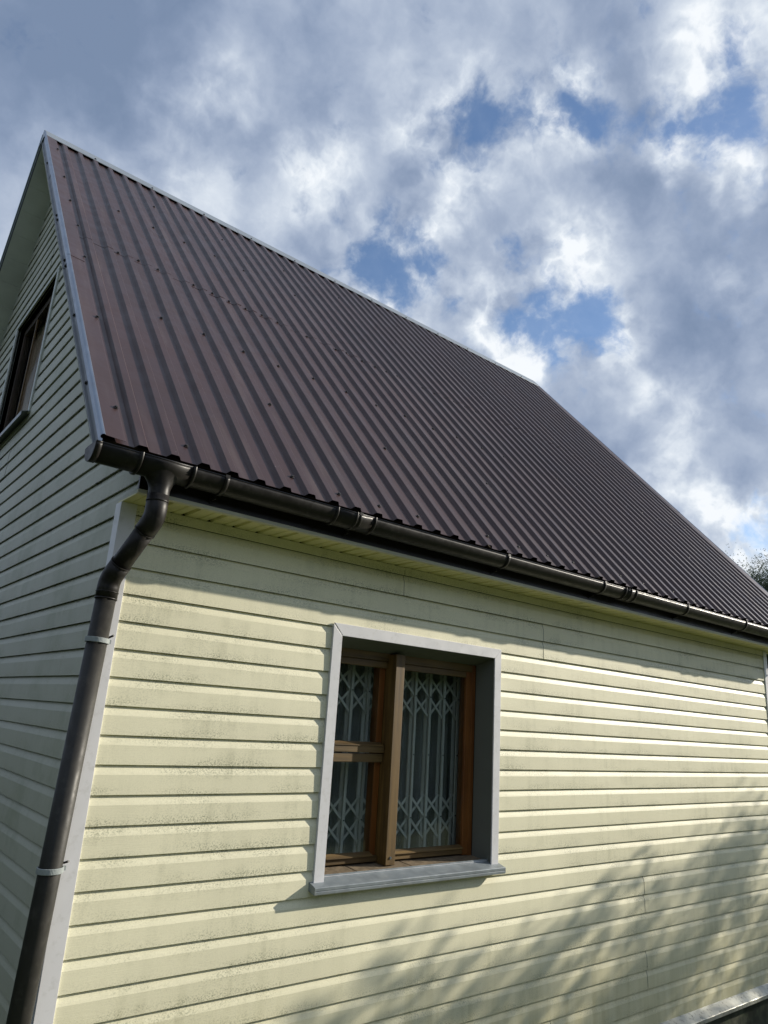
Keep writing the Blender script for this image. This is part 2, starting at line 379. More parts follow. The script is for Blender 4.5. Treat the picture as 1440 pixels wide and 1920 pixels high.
def curtain_mat(name, col, lace):
    m, nt, b = mat(name); P = pos(nt)
    b.inputs['Base Color'].default_value = col + (1,); b.inputs['Roughness'].default_value = 0.9
    c = MIX(nt, MR(nt, NO(nt, scl(nt, P, (20, 20, 3)), 1.0, 4), 0.3, 0.7), tuple(x * 0.8 for x in col), col)
    nt.links.new(c, b.inputs['Base Color'])
    if lace:
        f = MR(nt, NO(nt, scl(nt, P, (330, 330, 420)), 1.0, 1), 0.38, 0.5, 0.25, 0.85)
        nt.links.new(f, b.inputs['Alpha'])
    return m
M_LACE = curtain_mat('white_lace_cloth', (0.50, 0.53, 0.53), True)
M_BROWNC = curtain_mat('brown_curtain_cloth', (0.36, 0.23, 0.16), False)

# ------------------------------------------------------------ measures (metres)
GZ = -0.35                       # ground level; the siding starts at z = 0
LEN, WID = 6.115, 6.45           # outer length of the long wall, width of the gable wall
YE, ZE, YR, ZR = -0.2713, 2.837, 3.2264, 6.7841
XN, XF = -0.2196, 6.6617
SL = Vector((0, YR - YE, ZR - ZE)); SLEN = SL.length; SL.normalize()
NRM = Vector((0, -SL.z, SL.y))
TANP = SL.z / SL.y
def RP(x, s, h=0.0):             # point on the front roof slope
    return Vector((x, YE, ZE)) + SL * s + NRM * h
def roof_under(t):               # half planes keeping (y,z) below both slopes, lowered by t (vertical)
    # front slope: z <= ZE + (y-YE)*TANP - t ; back slope mirrored about YR
    return [(-TANP, 1, ZE - YE * TANP - t), (TANP, 1, ZE + (2 * YR - YE) * TANP - t)]

house = bpy.data.objects.new('house', None); COL.objects.link(house); house.location = (3, 3, GZ); WP['house'] = Vector((3, 3, GZ))
tag(house, 'cream sided house with a steep brown ribbed metal roof and brown gutter', 'house')

# ---- structure of the walls
WX0, WX1, WZ0, WZ1 = 1.192, 2.362, 1.06, 2.246          # front window opening
GY0, GY1, GZ0, GZ1 = 2.405, 3.63, 3.83, 5.02             # gable window opening
def wall_box(name, x0, x1, y0, y1, z0, z1):
    mb = MB(); mb.box(x0, x1, y0, y1, z0, z1); return mb
mb = MB()
mb.box(0.004, WX0, 0.004, 0.20, GZ, 2.75); mb.box(WX1, LEN - 0.02, 0.004, 0.20, GZ, 2.75)
mb.box(WX0, WX1, 0.004, 0.20, GZ, WZ0); mb.box(WX0, WX1, 0.004, 0.20, WZ1, 2.75)
wall = part('wall', mb, M_CORE, house)
# gable walls (near and far)
hp = roof_under(0.16)
mb = MB()
def gable_piece(mb, y0, y1, z0, z1, x, t):
    p = clip([(y0, z0), (y1, z0), (y1, z1), (y0, z1)], hp)
    if p: mb.prism([(x, a, b) for a, b in p], (t, 0, 0))
for y0, y1, z0, z1 in ((0.2, WID, GZ, GZ0), (0.2, GY0, GZ0, GZ1), (GY1, WID, GZ0, GZ1), (0.2, WID, GZ1, 7.0)):
    gable_piece(mb, y0, y1, z0, z1, 0.004, 0.19)
part('wall', mb, M_CORE, house)
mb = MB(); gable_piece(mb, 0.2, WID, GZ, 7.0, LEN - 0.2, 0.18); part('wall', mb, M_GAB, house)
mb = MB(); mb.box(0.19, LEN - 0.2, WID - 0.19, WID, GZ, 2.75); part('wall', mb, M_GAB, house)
mb = MB(); mb.box(0.19, LEN - 0.2, 0.2, WID - 0.19, 2.70, 2.80); mb.box(0.19, LEN - 0.2, 0.2, WID - 0.19, -0.02, 0.08)
part('floor', mb, M_ROOM, house)
mb = MB(); mb.box(0.19, LEN - 0.2, 2.9, 3.0, 0.08, 2.70); part('partition', mb, M_ROOM, house)

# ---- siding panels (two courses each)
def profile(k):
    """strips of one course k: (z_low, z_high, depth_low, depth_high) depth = distance proud of the wall"""
    z = k * COURSE; h = COURSE
    return [(z, z + 0.0035, 0.0155, 0.0015), (z, z + 0.66 * h, 0.0160, 0.0150), (z + 0.66 * h, z + 0.74 * h, 0.0150, 0.0125), (z + 0.74 * h, z + h, 0.0125, 0.0030)]
def siding(rects, k0, k1, place, hplanes=(), extra=0.0, m=M_SIDE):
    mb = MB()
    for s0, s1, za, zb in rects:
        for k in range(k0, k1):
            for (zl, zh, dl, dh) in profile(k):
                lo, hi = max(za, zl), min(zb, zh)
                if hi - lo < 1e-4: continue
                # split long strips so that a slight waviness can be given
                n = max(1, int((s1 - s0) / 0.25))
                for i in range(n):
                    a = s0 + (s1 - s0) * i / n; b2 = s0 + (s1 - s0) * (i + 1) / n
                    p = clip([(a, lo), (b2, lo), (b2, hi), (a, hi)], hplanes)
                    if not p: continue
                    pts = []
                    for (s_, z_) in p:
                        t = (z_ - zl) / (zh - zl); dd = dl + (dh - dl) * t
                        wv = 0.0012 * mnoise.noise(Vector((s_ * 1.3, k // 2 * 3.7, 5.0))) 
                        zz = z_ + 0.0012 * mnoise.noise(Vector((s_ * 0.9, k // 2 * 5.1, 9.0)))
                        pts.append(place(s_, zz, dd + extra + wv))
                    mb.quad(pts)
    if not mb.f: return None
    return part('siding_panel', mb, m, house, fix=False)
fplace = lambda s, z, d: (s, -d, z)
gplace = lambda s, z, d: (-d, s, z)
TX0, TX1, TZ0, TZ1 = 1.135, 2.412, 1.045, 2.300     # outside of the window trim
X0, X1 = 0.036, 6.056
front_top = 2.674
seams = {3: (3.92,), 9: (3.92,), 0: (), 10: (3.974,), 11: (2.2, 5.0), 1: (), 2: (2.3, ), 4: (2.75,)}
for r in range(12):
    k0, k1 = 2 * r, 2 * r + 2
    za, zb = k0 * COURSE, min(k1 * COURSE, front_top)
    cuts = {1: (3.92,), 3: (3.92,), 0: (2.9,), 2: (), 10: (2.83, 3.974), 11: (1.6, 4.9)}.get(r, ())
    # window interaction
    if zb <= TZ0 or za >= TZ1 - 0.05:
        xs = [X0] + list(cuts) + [X1]
        for i in range(len(xs) - 1):
            siding([(xs[i] + (0.0015 if i else 0), xs[i + 1], za, zb)], k0, k1, fplace, extra=0.0016 * (i % 2))
    elif za < TZ0:      # the row under the sill: one notched panel
        siding([(X0, TX0 + 0.02, za, zb), (TX1 - 0.02, X1, za, zb), (TX0 + 0.02, TX1 - 0.02, za, TZ0 + 0.01)], k0, k1, fplace)
    else:
        siding([(X0, TX0 + 0.02, za, zb)], k0, k1, fplace)
        siding([(TX1 - 0.02, X1, za, zb)], k0, k1, fplace)
hpg = roof_under(0.15)
for r in range(29):
    k0, k1 = 2 * r, 2 * r + 2; za, zb = k0 * COURSE, k1 * COURSE
    ya, yb = 0.036, WID - 0.02
    oy0, oy1, oz0, oz1 = GY0 - 0.03, GY1 + 0.03, GZ0 - 0.02, GZ1 + 0.02
    if zb > oz0 and za < oz1:
        low = [(oy0, oy1, za, oz0)] if za < oz0 else []
        high = [(oy0, oy1, oz1, zb)] if zb > oz1 else []
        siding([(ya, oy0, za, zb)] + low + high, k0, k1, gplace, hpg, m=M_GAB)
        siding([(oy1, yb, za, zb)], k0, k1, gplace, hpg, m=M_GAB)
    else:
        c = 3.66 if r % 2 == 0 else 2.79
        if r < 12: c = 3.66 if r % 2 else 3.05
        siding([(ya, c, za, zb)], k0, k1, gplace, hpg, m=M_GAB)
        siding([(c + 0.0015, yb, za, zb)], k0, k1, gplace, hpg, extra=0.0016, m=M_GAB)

# ---- corner posts: L shape with returned lips
def corner(x, sgn):
    mb = MB(); t = 0.022; w = 0.068
    # plan outline (counter clockwise); sgn=+1 near corner, -1 far corner (mirrored in x)
    pl = [(-0.027, -t), (0.043, -t), (0.043, -0.001), (0.040, -0.001), (0.040, -t + 0.003), (-0.024, -t + 0.003), (-0.024, 0.043), (-0.003, 0.043), (-0.003, 0.046), (-0.027, 0.046)]
    pl = [(x + sgn * a, b) for a, b in pl]
    mb.prism([(a, b, 0.0) for a, b in pl], (0, 0, 2.674))
    o = part('corner_post', mb, M_TRIM, house); bevel(o, 0.0012, 2); return o
corner(0.0, 1); corner(LEN - 0.02, -1)

# ---- plinth and base flashing
mb = MB(); mb.box(-0.03, LEN, -0.03, 0.003, GZ - 0.1, -0.02); mb.box(-0.03, 0.003, 0.004, WID, GZ - 0.1, -0.02)
part('plinth', mb, M_PLINTH, house)
def flash(a, b):
    """a,b: functions of (out, z)->point for both ends"""
    pr = [(0.0, 0.020), (0.012, 0.012), (0.080, -0.028), (0.083, -0.031), (0.0835, -0.054), (0.076, -0.057), (0.076, -0.055), (0.080, -0.051), (0.080, -0.034), (0.012, 0.008), (0.0, 0.010)]
    mb = MB(); mb.prism([a(o, z) for o, z in pr], Vector(b(0, 0)) - Vector(a(0, 0))); return mb
for x0, x1 in ((-0.085, 1.9), (1.897, 3.9), (3.897, 6.2)):
    dz = 0.0006 * random.random()
    part('base_flashing', flash(lambda o, z: (x0, -o, z + dz), lambda o, z: (x1, -o, z + dz)), M_BASEF, house)
part('base_flashing', flash(lambda o, z: (-o, -0.001, z), lambda o, z: (-o, WID, z)), M_BASEF, house)

# ---- soffit under the front eave: narrow boards across the overhang
sofft = MB(); sofft.box(0.013, XF - 0.04, -0.198, -0.192, 2.691, 2.70)
soffit = part('soffit', sofft, M_SOFF, house)
x = 0.014; pw = 0.1275
sme = None
while x < XF - 0.16:
    if sme is None:
        mb = MB()
        prof = [(0, 0.013), (0.003, 0.0), (pw * 0.5 - 0.008, 0.0), (pw * 0.5 - 0.003, 0.005), (pw * 0.5 + 0.003, 0.005), (pw * 0.5 + 0.008, 0.0), (pw - 0.022, 0.0), (pw - 0.017, 0.013), (pw, 0.013)]
        mb.grid([[(a, -0.199, 2.676 + h) for a, h in prof], [(a, 0.0, 2.676 + h) for a, h in prof]], smooth=False)
        sme = mb.mesh('soffit_panel', M_SOFF)
    link('soffit_panel', sme, soffit, loc=(x, 0, random.uniform(-0.0006, 0.0006))); x += pw
mb = MB(); mb.box(0.05, XF - 0.03, -0.012, 0.0, 2.664, 2.6745); part('soffit_moulding', mb, M_SOFF, soffit)
# ---- fascia
mb = MB(); mb.box(-0.03, XF - 0.01, -0.214, -0.2012, 2.690, 2.80); fascia = part('fascia', mb, M_FASC, house)
mb = MB(); mb.prism([(-0.03, -0.2165, 2.6895), (-0.03, -0.2165, 2.6735), (-0.03, -0.188, 2.6735), (-0.03, -0.188, 2.6765), (-0.03, -0.2145, 2.6775), (-0.03, -0.2145, 2.6895)], (XF + 0.02, 0, 0))
part('fascia_lip', mb, M_DRIP, fascia)
# end of the boxed eave, clad flush with the gable wall
hpe = roof_under(0.15)
for r in (11, 12, 13):
    za, zb = max(2 * r * COURSE, 2.680), 2 * (r + 1) * COURSE
    siding([(-0.198, 0.0355, za, zb)], 2 * r, 2 * r + 2, gplace, hpe, m=M_GAB)
mb = MB(); p = clip([(-0.197, 2.682), (0.2, 2.682), (0.2, 3.2), (-0.197, 3.2)], roof_under(0.155)); mb.prism([(0.0005, a, c_) for a, c_ in p], (0.02, 0, 0)); part('eave_end_board', mb, M_CORE, house)
mb = MB(); mb.box(-0.024, 0.012, -0.199, 0.030, 2.6745, 2.6815); mb.box(-0.026, -0.002, -0.2005, -0.190, 2.6825, 2.80); part('eave_end_trim', mb, M_SOFF, house)

# ---- roof: deck, sheets, caps
deck = MB()
def slab(mb, x0, x1, s0, s1, h0, h1):
    mb.prism([RP(x0, s0, h0), RP(x0, s1, h0), RP(x0, s1, h1), RP(x0, s0, h1)], (x1 - x0, 0, 0))
slab(deck, XN + 0.035, XF - 0.035, 0.06, SLEN - 0.05, -0.10, -0.03)
roof = part('roof', deck, M_WD, house)
PITCH = 0.1378; RIB0 = 0.075; RH = 0.0185
def sheet(x0, x1, s0, s1, off, slope_side=1, jag=0.0):
    """ribbed sheet between x0 and x1"""
    xs = [x0]
    prof = [(x0, 0.0)]
    k = math.floor((x0 - RIB0) / PITCH) - 1
    while True:
        c = RIB0 + k * PITCH; k += 1
        if c - 0.04 > x1: break
        for dx, h in ((-0.0325, 0), (-0.0312, 0.0012), (-0.0185, RH - 0.001), (-0.0165, RH), (0.0165, RH), (0.0185, RH - 0.001), (0.0312, 0.0012), (0.0325, 0)):
            if x0 < c + dx < x1: prof.append((c + dx, h))
    # start/end height if inside a rib
    def hh(x):
        c = RIB0 + round((x - RIB0) / PITCH) * PITCH; d = abs(x - c)
        return RH if d < 0.0175 else (0 if d > 0.0318 else RH * (0.0318 - d) / 0.0143)
    prof[0] = (x0, hh(x0)); prof.append((x1, hh(x1)))
    mb = MB(); th = 0.0008
    n = 12
    top, bot = [], []
    for i in range(n + 1):
        s = s0 + (s1 - s0) * i / n
        wob = lambda x: 0.0016 * mnoise.noise(Vector((x * 2.2, s * 0.9, s0 + 3)))
        end = jag if i == 0 else 0
        row = [(x, h + off + wob(x), s - (end * abs(mnoise.noise(Vector((x * 5, 3, 1)))))) for x, h in prof]
        if slope_side > 0:
            top.append([RP(x, ss, h) for x, h, ss in row]); bot.append([RP(x, ss, h - th) for x, h, ss in row])
        else:
            f = lambda p: Vector((p.x, 2 * YR - p.y, p.z))
            top.append([f(RP(x, ss, h)) for x, h, ss in row]); bot.append([f(RP(x, ss, h - th)) for x, h, ss in row])
    mb.grid(top, smooth=False); mb.grid(bot, smooth=False)
    mb.grid([top[0], bot[0]], smooth=False); mb.grid([top[-1], bot[-1]], smooth=False)
    mb.grid([[r[0] for r in top], [r[0] for r in bot]], smooth=False); mb.grid([[r[-1] for r in top], [r[-1] for r in bot]], smooth=False)
    return part('roof_sheet', mb, M_ROOF, roof)
SEAM = 2.545
edges = [XN + 0.004]
k = 0
c = RIB0 + 7 * PITCH + 0.026
while c < XF - 0.2: edges.append(c); c += 8 * PITCH
edges.append(XF - 0.004)
for i in range(len(edges) - 1):
    a, b = edges[i], edges[i + 1]
    o1 = 0.0012 * (i % 2)
    ov = 0.05 if i + 1 < len(edges) - 1 else 0
    sheet(a, b + (ov - 0.052 if ov else 0) , -0.0 + random.uniform(-0.004, 0.004), SEAM + 0.09, o1)
    sheet(a, b - (0.002 if ov else 0), SEAM + random.uniform(-0.012, 0.012), SLEN - 0.03, 0.0018 + o1, jag=0.004)
    sheet(a, b - (0.002 if ov else 0), 0.0, SLEN - 0.03, o1, slope_side=-1)
slabb = MB()
slabb.prism([Vector((XN + 0.035, 2 * YR - p.y, p.z)) for p in (RP(0, 0.06, -0.10), RP(0, SLEN - 0.05, -0.10), RP(0, SLEN - 0.05, -0.03), RP(0, 0.06, -0.03))], (XF - XN - 0.07, 0, 0))
part('roof_deck', slabb, M_WD, roof)
# screws
mb = MB()
rows = [[(r_ * cos(a * pi / 3), r_ * sin(a * pi / 3), h) for a in range(6)] for r_, h in ((0.0115, 0.0), (0.0115, 0.002), (0.0075, 0.0026), (0.0068, 0.0078), (0.004, 0.0088))]
mb.grid(rows, closed=True, smooth=False, capends=True)
screw_me = mb.mesh('screw', M_BOLT); fixnormals(screw_me)
rot_roof = NRM.to_track_quat('Z', 'Y').to_euler()
def screw(x, s, h=0.0015, parent=None):
    link('screw', screw_me, parent or roof, loc=RP(x, s, h), rot=rot_roof)
def trough(k): return RIB0 + (k + 0.5) * PITCH
for srow, start, step in ((0.135, 0, 2), (0.92, 5, 6), (1.64, 1, 2), (SEAM + 0.035, 0, 1), (3.72, 1, 2), (4.5, 4, 5)):
    kk = start
    while trough(kk) < XF - 0.15:
        if random.random() > 0.12: screw(trough(kk) + random.uniform(-0.013, 0.013), srow - 0.012 * trough(kk) + random.uniform(-0.02, 0.02), 0.0045 if srow == SEAM + 0.035 else 0.0028)
        kk += step + (1 if random.random() < 0.2 else 0)
# ridge cap: bent strip each side
def bent(profile_pts, x0, x1, name, m, par, th=0.0012):
    mb = MB()
    n = len(profile_pts); outer = profile_pts
    inner = []
    for i, (y, z) in enumerate(profile_pts):
        a = profile_pts[max(i - 1, 0)]; b = profile_pts[min(i + 1, n - 1)]
        d = Vector((b[0] - a[0], b[1] - a[1])).normalized(); inner.append((y + d.y * th, z - d.x * th))
    mb.prism([(x0, y, z) for y, z in outer + inner[::-1]], (x1 - x0, 0, 0))
    return part(name, mb, m, par)
def rcpt(s, h, side):
    p = RP(0, s, h); return (p.y if side > 0 else 2 * YR - p.y, p.z)
rp = [rcpt(SLEN - 0.170, 0.0205, 1), rcpt(SLEN - 0.166, 0.0245, 1), (YR - 0.010, ZR + 0.026), (YR + 0.010, ZR + 0.026), rcpt(SLEN - 0.166, 0.0245, -1), rcpt(SLEN - 0.170, 0.0205, -1)]
x = XN - 0.012; i = 0
while x < XF:
    x1 = min(x + 1.97, XF + 0.012)
    o = bent([(y, z + 0.0015 * (i % 2)) for y, z in rp], x, x1, 'ridge_cap', M_CAPM, roof); x = x1 - 0.03 if x1 < XF else XF + 1; i += 1
mb = MB(); mb.prism([(XN - 0.012, YR, ZR + 0.027), (XN - 0.012,) + rp[0], (XN - 0.012, YR - 0.05, ZR - 0.09), (XN - 0.012, YR + 0.05, ZR - 0.09), (XN - 0.012,) + rp[-1]], (0.002, 0, 0))
part('ridge_end', mb, M_CAPM, roof)
kk = 1
while trough(kk) < XF: 
    screw(RIB0 + kk * PITCH, SLEN - 0.14, 0.0245); kk += 4
# rake trims: brown top flange, galvanised face with a rounded step
def rake(x, sgn, side, s0, s1, parent, off=0.0, fl=0.085):
    def P(dx, s, h):
        p = RP(x + sgn * dx, s, h + off)
        if side < 0: p = Vector((p.x, 2 * YR - p.y, p.z))
        return p
    sec = [(fl, 0.0185), (fl - 0.006, 0.0195), (0.0, 0.024)]
    mb = MB(); rows = []
    for s in (s0, s1): rows.append([P(a, s, h) for a, h in sec] + [P(a, s, h - 0.0012) for a, h in sec[::-1]])
    mb.grid(rows, closed=True, smooth=False, capends=True)
    t = part('rake_flange', mb, M_ROOF, parent)
    # vertical face: rolled edge, flat, step, lower lip
    sec = [(0.0, 0.0245)]
    for i in range(7):
        a = pi * i / 6; sec.append((-0.004 - 0.013 * sin(a), 0.0155 + 0.012 * cos(a)))
    sec += [(-0.005, -0.030), (0.002, -0.033)]
    inn = [(a + 0.0012, h + (0.0 if i else -0.0012)) for i, (a, h) in enumerate(sec)]
    mb = MB(); rows = []
    for s in (s0, s1): rows.append([P(a, s, h) for a, h in sec] + [P(a, s, h) for a, h in inn[::-1]])
    mb.grid(rows, closed=True, smooth=False, capends=True)
    f = part('rake_trim', mb, M_GALV, parent)
    sec = [(-0.001, -0.0335), (-0.001, -0.066), (-0.009, -0.070), (-0.009, -0.077), (0.004, -0.079)]
    inn = [(a + 0.0012, h) for a, h in sec]
    mb = MB(); rows = []
    for s in (s0, s1): rows.append([P(a, s, h) for a, h in sec] + [P(a, s, h) for a, h in inn[::-1]])
    mb.grid(rows, closed=True, smooth=False, capends=True)
    part('rake_lip', mb, M_FASC2, parent)
    return t, f
for side in (1, -1):
    for (a, b, off) in ((-0.01, 2.05, 0.0), (2.02, 4.0, 0.002), (3.97, SLEN - 0.02, 0.0)):
        rake(XN, 1, side, a, b, roof, off); rake(XF, -1, side, a, b, roof, off)
for s in (0.25, 1.2, 2.10, 2.70, 3.25, 3.87, 4.75): screw(XN + 0.085 + random.uniform(-0.015, 0.01), s, 0.0235)
side_screw_rot = Vector((-1, 0, 0)).to_track_quat('Z', 'Y').to_euler()
for s in (0.55, 1.3, 2.02, 2.12, 2.9, 3.0, 4.4):
    p = RP(XN - 0.002, s, -0.05); link('screw', screw_me, roof, loc=p, rot=side_screw_rot)
# barge boards and sloping soffit of the gable overhang
for side in (1, -1):
    def P(x, s, h):
        p = RP(x, s, h); return p if side > 0 else Vector((p.x, 2 * YR - p.y, p.z))
    for xa in (XN + 0.008, XF - 0.028):
        mb = MB(); mb.prism([P(xa, 0.02, -0.10), P(xa, SLEN - 0.0, -0.10), P(xa, SLEN - 0.0, -0.012), P(xa, 0.02, -0.012)], (0.02, 0, 0))
        part('barge_board', mb, M_WD, roof)
    s = 0.16
    while s < SLEN - 0.06:
        for xa, xb in ((XN + 0.0, -0.002), (LEN - 0.016, XF + 0.0)):
            mb = MB(); e = min(s + 0.232, SLEN - 0.03)
            mb.prism([P(xa, s, -0.104), P(xa, e - 0.006, -0.104), P(xa, e, -0.100), P(xa, s, -0.100)], (xb - xa, 0, 0))
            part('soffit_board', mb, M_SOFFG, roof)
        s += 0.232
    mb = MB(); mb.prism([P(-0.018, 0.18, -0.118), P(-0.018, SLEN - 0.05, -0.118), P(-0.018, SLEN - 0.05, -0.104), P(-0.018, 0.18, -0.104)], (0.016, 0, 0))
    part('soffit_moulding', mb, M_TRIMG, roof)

# ---- gutter
GY, GZC, GR = -0.283, 2.792, 0.0625
GX0, GX1 = -0.262, XF + 0.04
def arc(r, a0, a1, n, x, cy=GY, cz=GZC):
    return [(x, cy + r * cos(a0 + (a1 - a0) * i / n), cz + r * sin(a0 + (a1 - a0) * i / n)) for i in range(n + 1)]
A0, A1 = pi, 2 * pi
def gutter_shell(x0, x1, r, th, a0=A0, a1=A1, bead=True, nx=2):
    mb = MB(); rows = []
    for i in range(nx + 1):
        x = x0 + (x1 - x0) * i / nx
        o = arc(r, a0, a1, 22, x); inn = arc(r - th, a1, a0, 22, x)
        rows.append(o + inn)
    mb.grid(rows, closed=True, smooth=True, capends=True)
    if bead:
        mb.tube([(x0, GY - r + 0.003, GZC + 0.003), (x1, GY - r + 0.003, GZC + 0.003)], 0.0042, 10)
    return mb
g = gutter_shell(GX0, GX1, GR, 0.0022, nx=40)
gutter = part('gutter', g, M_GUT, house, fix=True)
mb = MB(); mb.prism(arc(GR + 0.001, A0, A1, 24, GX0 - 0.003) + [(GX0 - 0.003, GY + 0.03, GZC + 0.004), (GX0 - 0.003, GY - 0.03, GZC + 0.004)], (0.003, 0, 0))
part('end_cap', mb, M_GUT, gutter)
part('end_cap', gutter_shell(GX0 - 0.002, GX0 + 0.022, GR + 0.003, 0.0028), M_GUT, gutter)
def band(x, w=0.020, r=GR + 0.0045, hook=True):
    mb = gutter_shell(x - w / 2, x + w / 2, r, 0.004, bead=False)
    for dx in (-w / 2, w / 2): mb2 = arc(r + 0.0012, A0, A1, 22, x + dx)
    # front clip curling over the lip
    mb.box(x - w / 2, x + w / 2, GY - r - 0.001, GY - r + 0.012, GZC - 0.002, GZC + 0.0115)
    if hook:    # web to the fascia below and behind the gutter
        mb.prism([(x - 0.004, -0.2165, 2.80), (x - 0.004, -0.2165, 2.71), (x - 0.004, GY + 0.03, 2.715), (x - 0.004, GY + 0.03, 2.742)], (0.008, 0, 0))
        mb.box(x - w / 2, x + w / 2, -0.2190, -0.2142, 2.70, 2.80)
    return part('gutter_bracket', mb, M_GUT, gutter)
for x in (0.294, 1.02, 2.105, 3.06, 4.12, 5.05, 5.95): band(x)
def union(x0, x1, n):
    mb = gutter_shell(x0, x1, GR + 0.0035, 0.0032)
    for x in n:
        rows = []
        for dx, r in ((-0.006, GR + 0.003), (-0.004, GR + 0.0085), (0.004, GR + 0.0085), (0.006, GR + 0.003)):
            rows.append(arc(r, A0 - 0.10, A1, 24, x + dx))
        mb.grid(rows, smooth=True)
    return part('gutter_connector', mb, M_GUT, gutter)
union(0.872, 1.118, (0.880, 0.995, 1.11)); union(3.29, 3.43, (3.297, 3.36, 3.423)); union(5.6, 5.8, (5.61, 5.79))
# outlet saddle and funnel
OX = 0.030
mb = gutter_shell(-0.090, 0.152, GR + 0.0035, 0.0032)
for x in (-0.082, 0.144):
    rows = [arc(r, A0 - 0.1, A1, 24, x + dx) for dx, r in ((-0.007, GR + 0.003), (-0.005, GR + 0.009), (0.005, GR + 0.009), (0.007, GR + 0.003))]
    mb.grid(rows, smooth=True)
rows = []
for t in range(11):
    u = t / 10; e = (1 - u) ** 2.2
    z = 2.757 - 0.085 * u; ax = 0.043 + 0.062 * e; ay = 0.043 + 0.013 * e
    rows.append([(OX + ax * cos(2 * pi * k / 32), GY + ay * sin(2 * pi * k / 32), z) for k in range(32)])
rows.append([(OX + 0.043 * cos(2 * pi * k / 32), GY + 0.043 * sin(2 * pi * k / 32), 2.632) for k in range(32)])
mb.grid(rows, closed=True)
part('gutter_outlet', mb, M_GUT, gutter)

# ---- downpipe
PB = Vector((-0.036, -0.066, 2.325)); PT = Vector((OX, GY, 2.565)); BOT = Vector((-0.120, -0.050, GZ + 0.12))
def fillet(a, b, c, r, n=8):
    d1 = (a - b).normalized(); d2 = (c - b).normalized()
    L = r; p1 = b + d1 * L; p2 = b + d2 * L
    return [p1.lerp(b, t / n).lerp(b.lerp(p2, t / n), t / n) for t in range(n + 1)]
TOPP = Vector((OX, GY, 2.66))
f1 = fillet(TOPP, PT, PB, 0.035); f2 = fillet(PT, PB, BOT, 0.035)
dd = (PB - PT).normalized(); dv = (BOT - PB).normalized()
r0 = 0.0405
mb = MB(); mb.tube([PB + dv * 0.04, BOT], r0, 32); pipe = part('downpipe', mb, M_PIPE, house)
mb = MB(); mb.tube([TOPP] + f1 + [PT + dd * 0.075], 0.0435, 32)
mb.tube([PT + dd * 0.069, PT + dd * 0.075], 0.0447, 32); mb.tube([TOPP + Vector((0, 0, -0.022)), TOPP + Vector((0, 0, -0.030))], 0.0452, 32)
part('elbow', mb, M_GUT, pipe)
mb = MB(); mb.tube([PT + dd * 0.05, PB - dd * 0.05], r0, 32); part('offset_pipe', mb, M_GUT, pipe)
mb = MB(); mb.tube([PB - dd * 0.085] + f2 + [PB + dv * 0.082], 0.0435, 32)
mb.tube([PB - dd * 0.088, PB - dd * 0.082], 0.0447, 32); mb.tube([PB + dv * 0.078, PB + dv * 0.084], 0.0450, 32); mb.tube([PB + dv * 0.052, PB + dv * 0.056], 0.0452, 32)
part('elbow', mb, M_GUT, pipe)
def clampring(z, tilt):
    t = (PB.z - z) / (PB.z - BOT.z); c = PB.lerp(BOT, t)
    mb = MB(); rows = []
    n = 120
    for dz, r in ((-0.010, 0.0425), (-0.010, 0.0455), (-0.0088, 0.0465), (0.0088, 0.0465), (0.010, 0.0455), (0.010, 0.0425)):
        rows.append([(c.x + (r + (0.0006 if k % 2 else 0)) * cos(2 * pi * k / n), c.y + (r + (0.0006 if k % 2 else 0)) * sin(2 * pi * k / n), c.z + dz + tilt * cos(2 * pi * k / n) * 0.044) for k in range(n)])
    mb.grid(rows, closed=True, smooth=False)
    mb.box(c.x + 0.018, c.x + 0.060, c.y + 0.012, c.y + 0.020, z - 0.008, z + 0.008)
    o = part('pipe_clamp', mb, M_CLAMP, pipe)
    mb = MB(); mb.tube([(c.x + 0.044, c.y + 0.034, z + 0.012), (c.x + 0.060, c.y - 0.006, z + 0.026)], 0.0042, 10); part('clamp_screw', mb, M_BOLT, pipe)
clampring(2.075, -0.05); clampring(1.235, 0.02)
mb = MB(); mb.tube([BOT + Vector((0, 0, 0.03)), BOT, BOT + Vector((-0.10, -0.10, -0.07))], 0.0435, 24); part('elbow', mb, M_GUT, pipe)

# ---- front window
win_bm = MB()
yo = -0.026
# reveal lining boxes (thin boards)
yf = 0.125
mb = MB()
mb.prism([(WX0 - 0.004, -0.018, WZ0), (WX0 + 0.022, yf, WZ0), (WX0 + 0.022, yf, WZ1), (WX0 - 0.004, -0.018, WZ1)][:0] or [(WX0 - 0.004, -0.018, WZ0), (WX0, -0.018, WZ0), (WX0 + 0.004, yf, WZ0), (WX0 - 0.004, yf, WZ0)], (0, 0, WZ1 - WZ0))
mb.prism([(WX1 + 0.004, -0.018, WZ0), (WX1, -0.018, WZ0), (WX1 - 0.012, yf, WZ0), (WX1 + 0.004, yf, WZ0)], (0, 0, WZ1 - WZ0))
mb.prism([(WX0, -0.018, WZ1), (WX0, -0.018, WZ1 + 0.004), (WX0, yf, WZ1 + 0.004), (WX0, yf, WZ1 - 0.046)], (WX1 - WX0, 0, 0))
window = part('window', mb, M_JAM, house)
def trim_piece(poly, name='window_trim', m=M_TRIM, y=-0.027, t=0.009, par=None):
    mb = MB(); mb.prism([(a, y, b) for a, b in poly], (0, t, 0)); o = part(name, mb, m, par or window); bevel(o, 0.0015); return o
w = 0.058
IX0, IX1, IZ1 = TX0 + w, TX1 - w, TZ1 - w
trim_piece([(TX0, 1.066), (IX0, 1.058), (IX0, IZ1 - 0.002), (TX0, TZ1 - 0.002)])
trim_piece([(TX1, 1.056), (IX1, 1.056), (IX1, IZ1 - 0.0015), (TX1, TZ1 - 0.0015)], y=-0.026)
